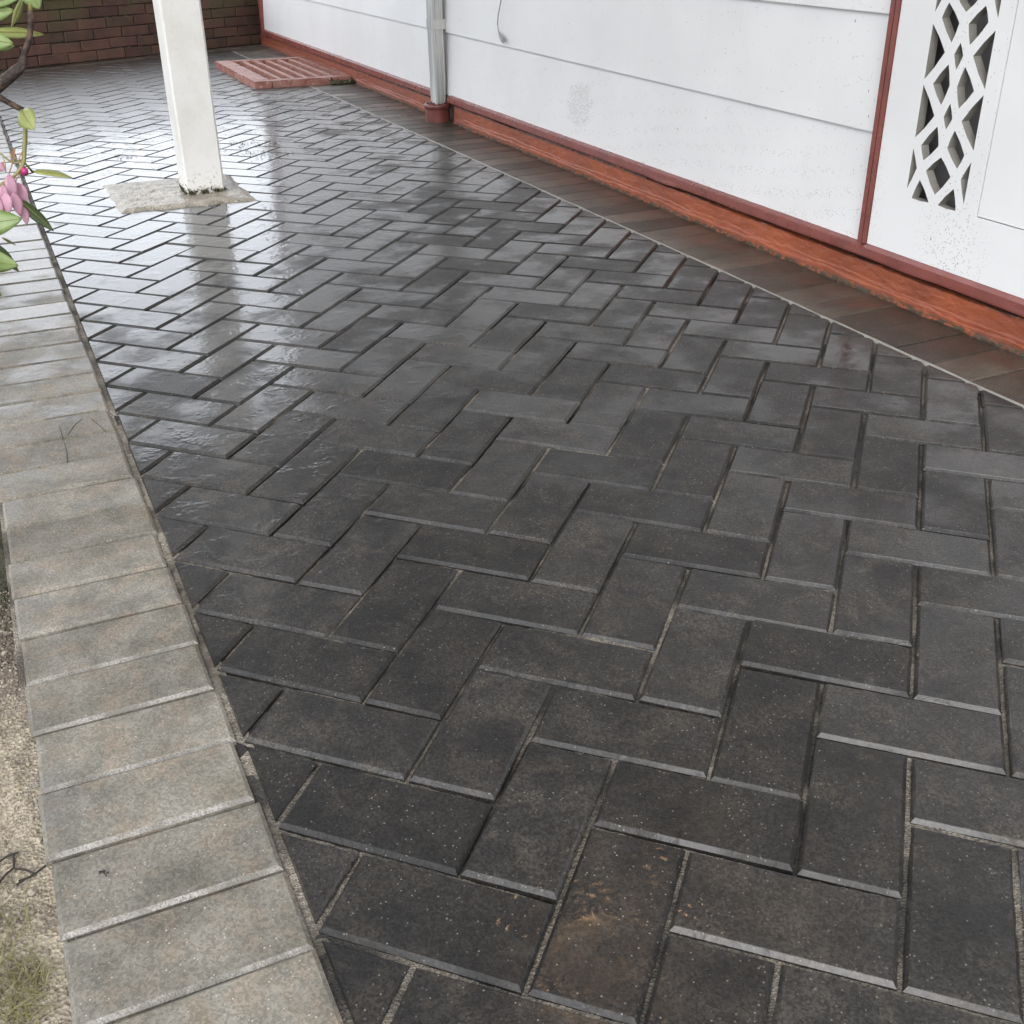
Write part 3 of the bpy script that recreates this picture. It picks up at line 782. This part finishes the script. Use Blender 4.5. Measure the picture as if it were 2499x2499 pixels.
# ------------------------------------------------------------------ garden soil, pebbles, grass, shrub
def soilz(x, y):
    e = KOx(y) - x
    z = -.010 - .030*min(1, max(0, (y-.42)/.35)) + .010*fbm((x*14, y*14, 3), 4) + .004*fbm((x*60, y*60, 5), 3)
    z += .0022*noise.noise(Vector((x*220, y*220, 0)))
    k_ = min(1, max(0, (.05-e)/.04))*min(1, max(0, (.62-y)/.2))
    z = z*(1-k_) + (-.0045 + .0018*fbm((x*40, y*40, 9), 3))*k_
    return min(z, -.002 if e < .02 else .03)
b = MB()
b.add(*grid(np.linspace(-.60, -.330, 110), np.linspace(-.5, 1.5, 520), soilz))
b.add(*grid(np.linspace(-3.5, -.598, 60), np.linspace(-2, 8, 120), lambda x, y: soilz(x, y)-.01))
b.add(*grid(np.linspace(-.60, -.36, 14), np.linspace(1.498, 8, 120), lambda x, y: soilz(x, y)-.012))
soil = b.build('garden_soil', M['soil'], kind='structure')
b = MB(); rnd = random.Random(5)
ico = bmesh.new(); bmesh.ops.create_icosphere(ico, subdivisions=1, radius=1); iv = [v.co.copy() for v in ico.verts]; jf = [tuple(v.index for v in q.verts) for q in ico.faces]; ico.free()
for i in range(2600):
    y = rnd.uniform(-.35, .75); x = KOx(y) - .004 - abs(rnd.gauss(0, .06)); r = min(.0042, .0008*math.exp(rnd.gauss(.4, .5)))
    z = soilz(x, y) + r*.2; s_ = Vector((rnd.uniform(.7, 1.3), rnd.uniform(.7, 1.3), rnd.uniform(.5, .9)))*r
    b.add([(x+q.x*s_.x, y+q.y*s_.y, z+q.z*s_.z) for q in iv], jf)
o = b.build('gravel', M['pebble'], kind='stuff'); o['label'] = 'fine gravel and crumbs strewn over the sandy soil beside the kerb'; o['category'] = 'gravel'
def onz(u, v, z):
    d = RWC @ Vector(((u-1249.5)/FPX, (v-1249.5)/FPX, 1)); return CAM + d*((z-CAM.z)/d.z)
GT = onz(22, 2420, 0); GS = onz(88, 2385, 0)
b = MB()
for i in range(360):
    c_ = GT if rnd.random() > .12 else GS
    cy = c_.y + rnd.gauss(0, .05 if c_ is GT else .008); cx = c_.x + rnd.gauss(0, .016 if c_ is GT else .008)
    if cx > KOx(cy)-.012: continue
    L = rnd.uniform(.012, .036); a = rnd.uniform(0, 6.28); ln_ = rnd.uniform(.55, 1.35); w = rnd.uniform(.0004, .0010)
    p = Vector((cx, cy, soilz(cx, cy)-.002)); d = Vector((math.cos(a), math.sin(a), 0)); sd_ = Vector((-d.y, d.x, 0))
    v = []
    for j in range(5):
        t = j/4; q = p + d*L*ln_*t*t + Vector((0, 0, L*(t - .55*ln_*t*t))); ww = w*(1-t*.9)
        v += [q - sd_*ww, q + sd_*ww + Vector((0, 0, ww*.5))]
    b.add(v, [(2*j, 2*j+1, 2*j+3, 2*j+2) for j in range(4)])
o = b.build('grass', M['grass'], kind='stuff'); o['label'] = 'small tuft of yellow green grass in the soil beside the kerb'; o['category'] = 'grass'
b = MB()
def onz(u, v, z):
    d = RWC @ Vector(((u-1249.5)/FPX, (v-1249.5)/FPX, 1)); return CAM + d*((z-CAM.z)/d.z)
for pts in ([(-5, 2105), (20, 2088), (45, 2080)], [(33, 2085), (34, 2118), (18, 2130), (-4, 2155)], [(36, 2120), (60, 2122), (85, 2132), (112, 2112)], [(85, 2132), (70, 2142), (45, 2150)], [(70, 2140), (40, 2160)]):
    q = [onz(u, v, -.002) for u, v in pts]; b.tube(q, [.0011]*len(q), 5)
o = b.build('root', M['twig']); tag(o, 'thin dark branching root lying on the pale sandy soil', 'root')
b = MB()
for i in range(9):
    p = onz(251 + rnd.gauss(0, 6), 2131 + rnd.gauss(0, 2), .004); r = .0014
    q = [p + Vector((rnd.gauss(0, r), rnd.gauss(0, r), abs(rnd.gauss(0, r)))) for _ in range(4)]; b.add(q, [(0,1,2), (0,2,3), (0,3,1), (1,3,2)])
o = b.build('leaf_scrap', M['twig']); tag(o, 'tiny black leaf scrap lying on a pale kerb block', 'leaf scrap')
# moss and litter on the paving and along the plinth
b = MB()
for i in range(900):
    y = rnd.uniform(.6, 5.0); x = WBx(y) - .004 - abs(rnd.gauss(0, .008)); r = rnd.uniform(.0008, .0028)
    p = Vector((x, y, .001)); q = [p + Vector((rnd.gauss(0, r), rnd.gauss(0, r), abs(rnd.gauss(0, r)))) for _ in range(4)]; b.add(q, [(0,1,2), (0,2,3), (0,3,1), (1,3,2)])
for u, v_, n_, s_ in ((595, 350, 90, .03), (640, 375, 120, .05), (300, 383, 50, .02), (655, 350, 50, .03), (625, 235, 90, .06), (320, 205, 60, .07), (600, 365, 60, .06), (490, 470, 40, .02)):
    c = onz(u, v_, .001)
    for i in range(n_):
        p = c + Vector((rnd.gauss(0, s_), rnd.gauss(0, s_*1.3), 0)); r = rnd.uniform(.001, .0034)
        q = [p + Vector((rnd.gauss(0, r), rnd.gauss(0, r), abs(rnd.gauss(0, r*.5)))) for _ in range(4)]; b.add(q, [(0,1,2), (0,2,3), (0,3,1), (1,3,2)])
o = b.build('moss', M['moss'], kind='stuff'); o['label'] = 'crumbs of dark moss on the wet paving and along the plinth'; o['category'] = 'moss'

# rhododendron leaning in from the left
D0 = 2.05
sh = tag(empty('rhododendron', (-.78, 1.30, -.03)), 'rhododendron branch with green leaves and a wilting pink flower leaning over the kerb', 'shrub')
SO = Vector(sh.location)
def px(pts, d=D0): return [at(u, v, d if len(pts[0]) == 2 else 0) - SO for u, v in pts]
def px3(pts): return [at(u, v, d) - SO for u, v, d in pts]
mpp = D0/FPX   # metres per photograph pixel at that distance
def branch(name, pts, w, mat):
    b = MB(); b.tube(px3(pts), [q*mpp*.5 for q in w], 9)
    o = b.build(name, mat, sh, True); return o
b = MB(); b.tube([Vector((0, 0, 0)), Vector((.05, .02, .18)), Vector((.14, .06, .38)), at(-60, 255, D0)-SO, at(0, 208, D0)-SO], [.016, .014, .012, .010, .009], 10)
b.build('trunk', M['bark'], sh, True)
branch('branch', [(-5, 211, D0), (18, 192, D0), (42, 172, D0), (54, 160, D0), (58, 135, D0), (68, 105, D0), (74, 78, D0), (75, 52, D0), (74, 26, D0)], [26, 25, 24, 20, 12, 12, 12, 13, 13], M['bark'])
branch('branch', [(74, 28, D0), (73, 10, D0), (66, -6, D0), (58, -40, D0)], [9, 9, 9, 8], M['stem'])
branch('branch', [(-30, 222, D0), (0, 238, D0), (20, 250, D0), (45, 263, D0), (62, 270, D0)], [14, 13, 12, 12, 9], M['bark'])
branch('branch', [(50, 266, D0), (57, 285, D0), (62, 308, D0), (61, 345, D0), (58, 390, D0), (53, 408, D0), (40, 424, D0), (18, 444, D0), (-5, 456, D0)], [9, 9, 9, 10, 10, 9, 7, 5, 4], M['stem'])
branch('twig', [(56, 392, D0), (40, 398, D0), (20, 390, D0), (0, 374, D0)], [4, 4, 4, 4], M['stem'])
def leaf(u0, v0, u1, v1, wpx, mat, d0=D0, d1=None, tilt=0.5, curl=.12, roll=0.0):
    """blade from base to tip; wpx half width in photograph pixels; a folded, curled surface"""
    d1 = d1 or d0
    a = at(u0, v0, d0) - SO; c = at(u1, v1, d1) - SO
    L = (c-a); ln_ = L.length; t_ = L/ln_
    view = (CAM - SO - (a+c)*.5).normalized(); s_ = t_.cross(view).normalized()
    nrm = s_.cross(t_).normalized()
    s_ = (s_*math.cos(roll) + nrm*math.sin(roll)); nrm = s_.cross(t_).normalized()
    hw = wpx*mpp; n = 12; v = []
    for i in range(n+1):
        x = i/n; w = hw*(math.sin(math.pi*min(1, x**.85))**.75)*(1-.15*x); w = max(w, .0006)
        ctr = a + t_*ln_*x + nrm*(-curl*ln_*(x-.5)**2 + curl*ln_*.25)
        wob = .06*math.sin(x*9+u0)
        for q in (-1, -.5, 0, .5, 1):
            v.append(ctr + s_*w*q + nrm*(abs(q)*w*tilt*.35 - (q*q)*w*.25 + wob*w*q))
    f = [(i*5+j, i*5+j+1, (i+1)*5+j+1, (i+1)*5+j) for i in range(n) for j in range(4)]
    m = mesh('leaf', v, f, True); o = obj('leaf', m, mat, sh)
    so = o.modifiers.new('thick', 'SOLIDIFY'); so.thickness = .0007
    b = MB(); b.tube([v[i*5+2] + nrm*.0005 for i in range(n+1)], [.0011*(1-.75*i/n) for i in range(n+1)], 5); b.build('midrib', M['stem'], o, True)
    return o
G_, DK, YL = M['leaf'], M['leaf_dark'], M['leaf_yellow']
leaf(-55, 34, 34, 25, 20, G_, roll=.3)
leaf(56, -4, 28, 66, 12, YL, roll=.9)
leaf(66, -30, 96, 22, 22, G_, roll=.2)
leaf(-40, 12, 50, -8, 14, G_, roll=.5)
leaf(-25, 78, 108, 84, 13, YL, roll=.5, d1=D0+.02)
leaf(-60, 92, 33, 106, 22, G_, d0=D0-.02, roll=.2)
leaf(-10, 118, 36, 112, 8, G_, roll=.2)
leaf(52, 268, 84, 316, 24, YL, d0=D0-.01, d1=D0-.05, roll=-.3, curl=.3)
leaf(80, 418, 177, 434, 12, YL, roll=.9, curl=.25)
leaf(42, 486, 131, 564, 15, DK, roll=.5, curl=.1)
leaf(-75, 552, 54, 534, 30, G_, d0=D0-.06, d1=D0-.08, roll=.25)
leaf(-45, 580, 46, 662, 22, DK, d0=D0-.07, roll=.8)
leaf(-70, 628, 45, 648, 26, G_, d0=D0-.10, roll=-.2)
leaf(-40, 690, 4, 722, 10, DK, roll=.2)
leaf(5, 580, 38, 598, 3.5, DK, roll=.6)
for pts in ([(56, 392, D0), (66, 404, D0), (80, 420, D0)],):
    branch('petiole', pts, [5, 4, 5], M['leaf_dark'])
# flower truss
fl_ = empty('flower', (0, 0, 0), sh)
def petal(u0, v0, u1, v1, wpx, d=D0, roll=0.0, curl=.25):
    o = leaf(u0, v0, u1, v1, wpx, M['petal'], d0=d, roll=roll, curl=curl, tilt=.9)
    o.name = 'petal'; o.parent = fl_
    for ch in list(o.children): bpy.data.objects.remove(ch)
petal(22, 424, 32, 505, 15, D0-.01, .4); petal(40, 446, 66, 494, 15, D0+.005, -.3); petal(8, 450, 5, 520, 12, D0-.02, .2)
petal(14, 470, 22, 524, 13, D0-.03, -.4); petal(32, 470, 50, 528, 13, D0-.02, .3); petal(56, 504, 66, 550, 9, D0-.01, .2)
petal(-10, 400, 10, 418, 12, D0, .3); petal(-6, 480, 3, 535, 9, D0-.03, .1); petal(18, 440, 10, 500, 12, D0+.01, .5)
for pts in ([(48, 418), (30, 440), (6, 462)], [(50, 420), (36, 446), (12, 474)], [(46, 420), (24, 436), (0, 448)], [(34, 400), (30, 372), (36, 360)], [(30, 402), (26, 378), (22, 372)], [(44, 398), (48, 384), (54, 370)], [(14, 420), (12, 398), (8, 386)], [(22, 424), (34, 388), (36, 362)]):
    b = MB(); b.tube(px3([(u, v, D0) for u, v in pts]), [2.6*mpp*.5]*len(pts), 6); b.build('filament', M['fil'], fl_, True)
bm = bmesh.new(); bmesh.ops.create_icosphere(bm, subdivisions=2, radius=8*mpp)
m = bpy.data.meshes.new('bud'); bm.to_mesh(m); bm.free(); m.transform(Matrix.Diagonal((1, 1, 1.1, 1)))
m.polygons.foreach_set('use_smooth', [True]*len(m.polygons))
o = obj('bud', m, M['bud'], fl_); o.location = at(60, 418, D0-.005) - SO

# unseen body of the shrub, added to block light from the left
rnd = random.Random(11); b = MB()
for i in range(2300):
    a = rnd.uniform(0, 6.28); h = rnd.uniform(0, 1); rr = (.30 + .70*rnd.random()**.5)
    cx = -1.42 + math.cos(a)*rr*.72*(1-.35*abs(h-.5)); cy = 1.75 + math.sin(a)*rr*1.35*(1-.35*abs(h-.5)); cz = .30 + h*1.75
    if cx > -.56 - .10*max(0, cz-1.2): continue
    d = Vector((math.cos(a)+rnd.gauss(0, .7), math.sin(a)+rnd.gauss(0, .7), rnd.gauss(.1, .5))).normalized()
    sd_ = d.cross(Vector((rnd.gauss(0, .4), rnd.gauss(0, .4), 1))).normalized(); nn = sd_.cross(d)
    L = rnd.uniform(.07, .12); w = L*.17; p = Vector((cx, cy, cz)) - SO
    v = [p]
    for t, ww in ((.3, .85), (.6, 1), (.85, .6)):
        q = p + d*L*t - nn*L*.25*t*t; v += [q - sd_*w*ww + nn*w*.3, q, q + sd_*w*ww + nn*w*.3]
    v.append(p + d*L - nn*L*.27)
    b.add(v, [(0,2,1), (0,3,2), (1,2,5,4), (2,3,6,5), (4,5,8,7), (5,6,9,8), (7,8,10), (8,9,10)])
b.build('light_block_crown', M['leaf_dark'], sh, kind='stuff')
for q in ([(-1.0, 1.5, 0), (-1.1, 1.6, .5), (-1.3, 1.8, 1.1), (-1.4, 1.9, 1.7)], [(-1.2, 1.9, 0), (-1.4, 2.1, .6), (-1.6, 2.4, 1.3)], [(-1.1, 1.3, 0), (-1.2, 1.1, .6), (-1.3, .9, 1.2)]):
    b = MB(); b.tube([Vector(p) - Vector((0, 0, .05)) - SO for p in q], [.024 - .005*i for i in range(len(q))], 8); b.build('branch', M['bark'], sh, True)
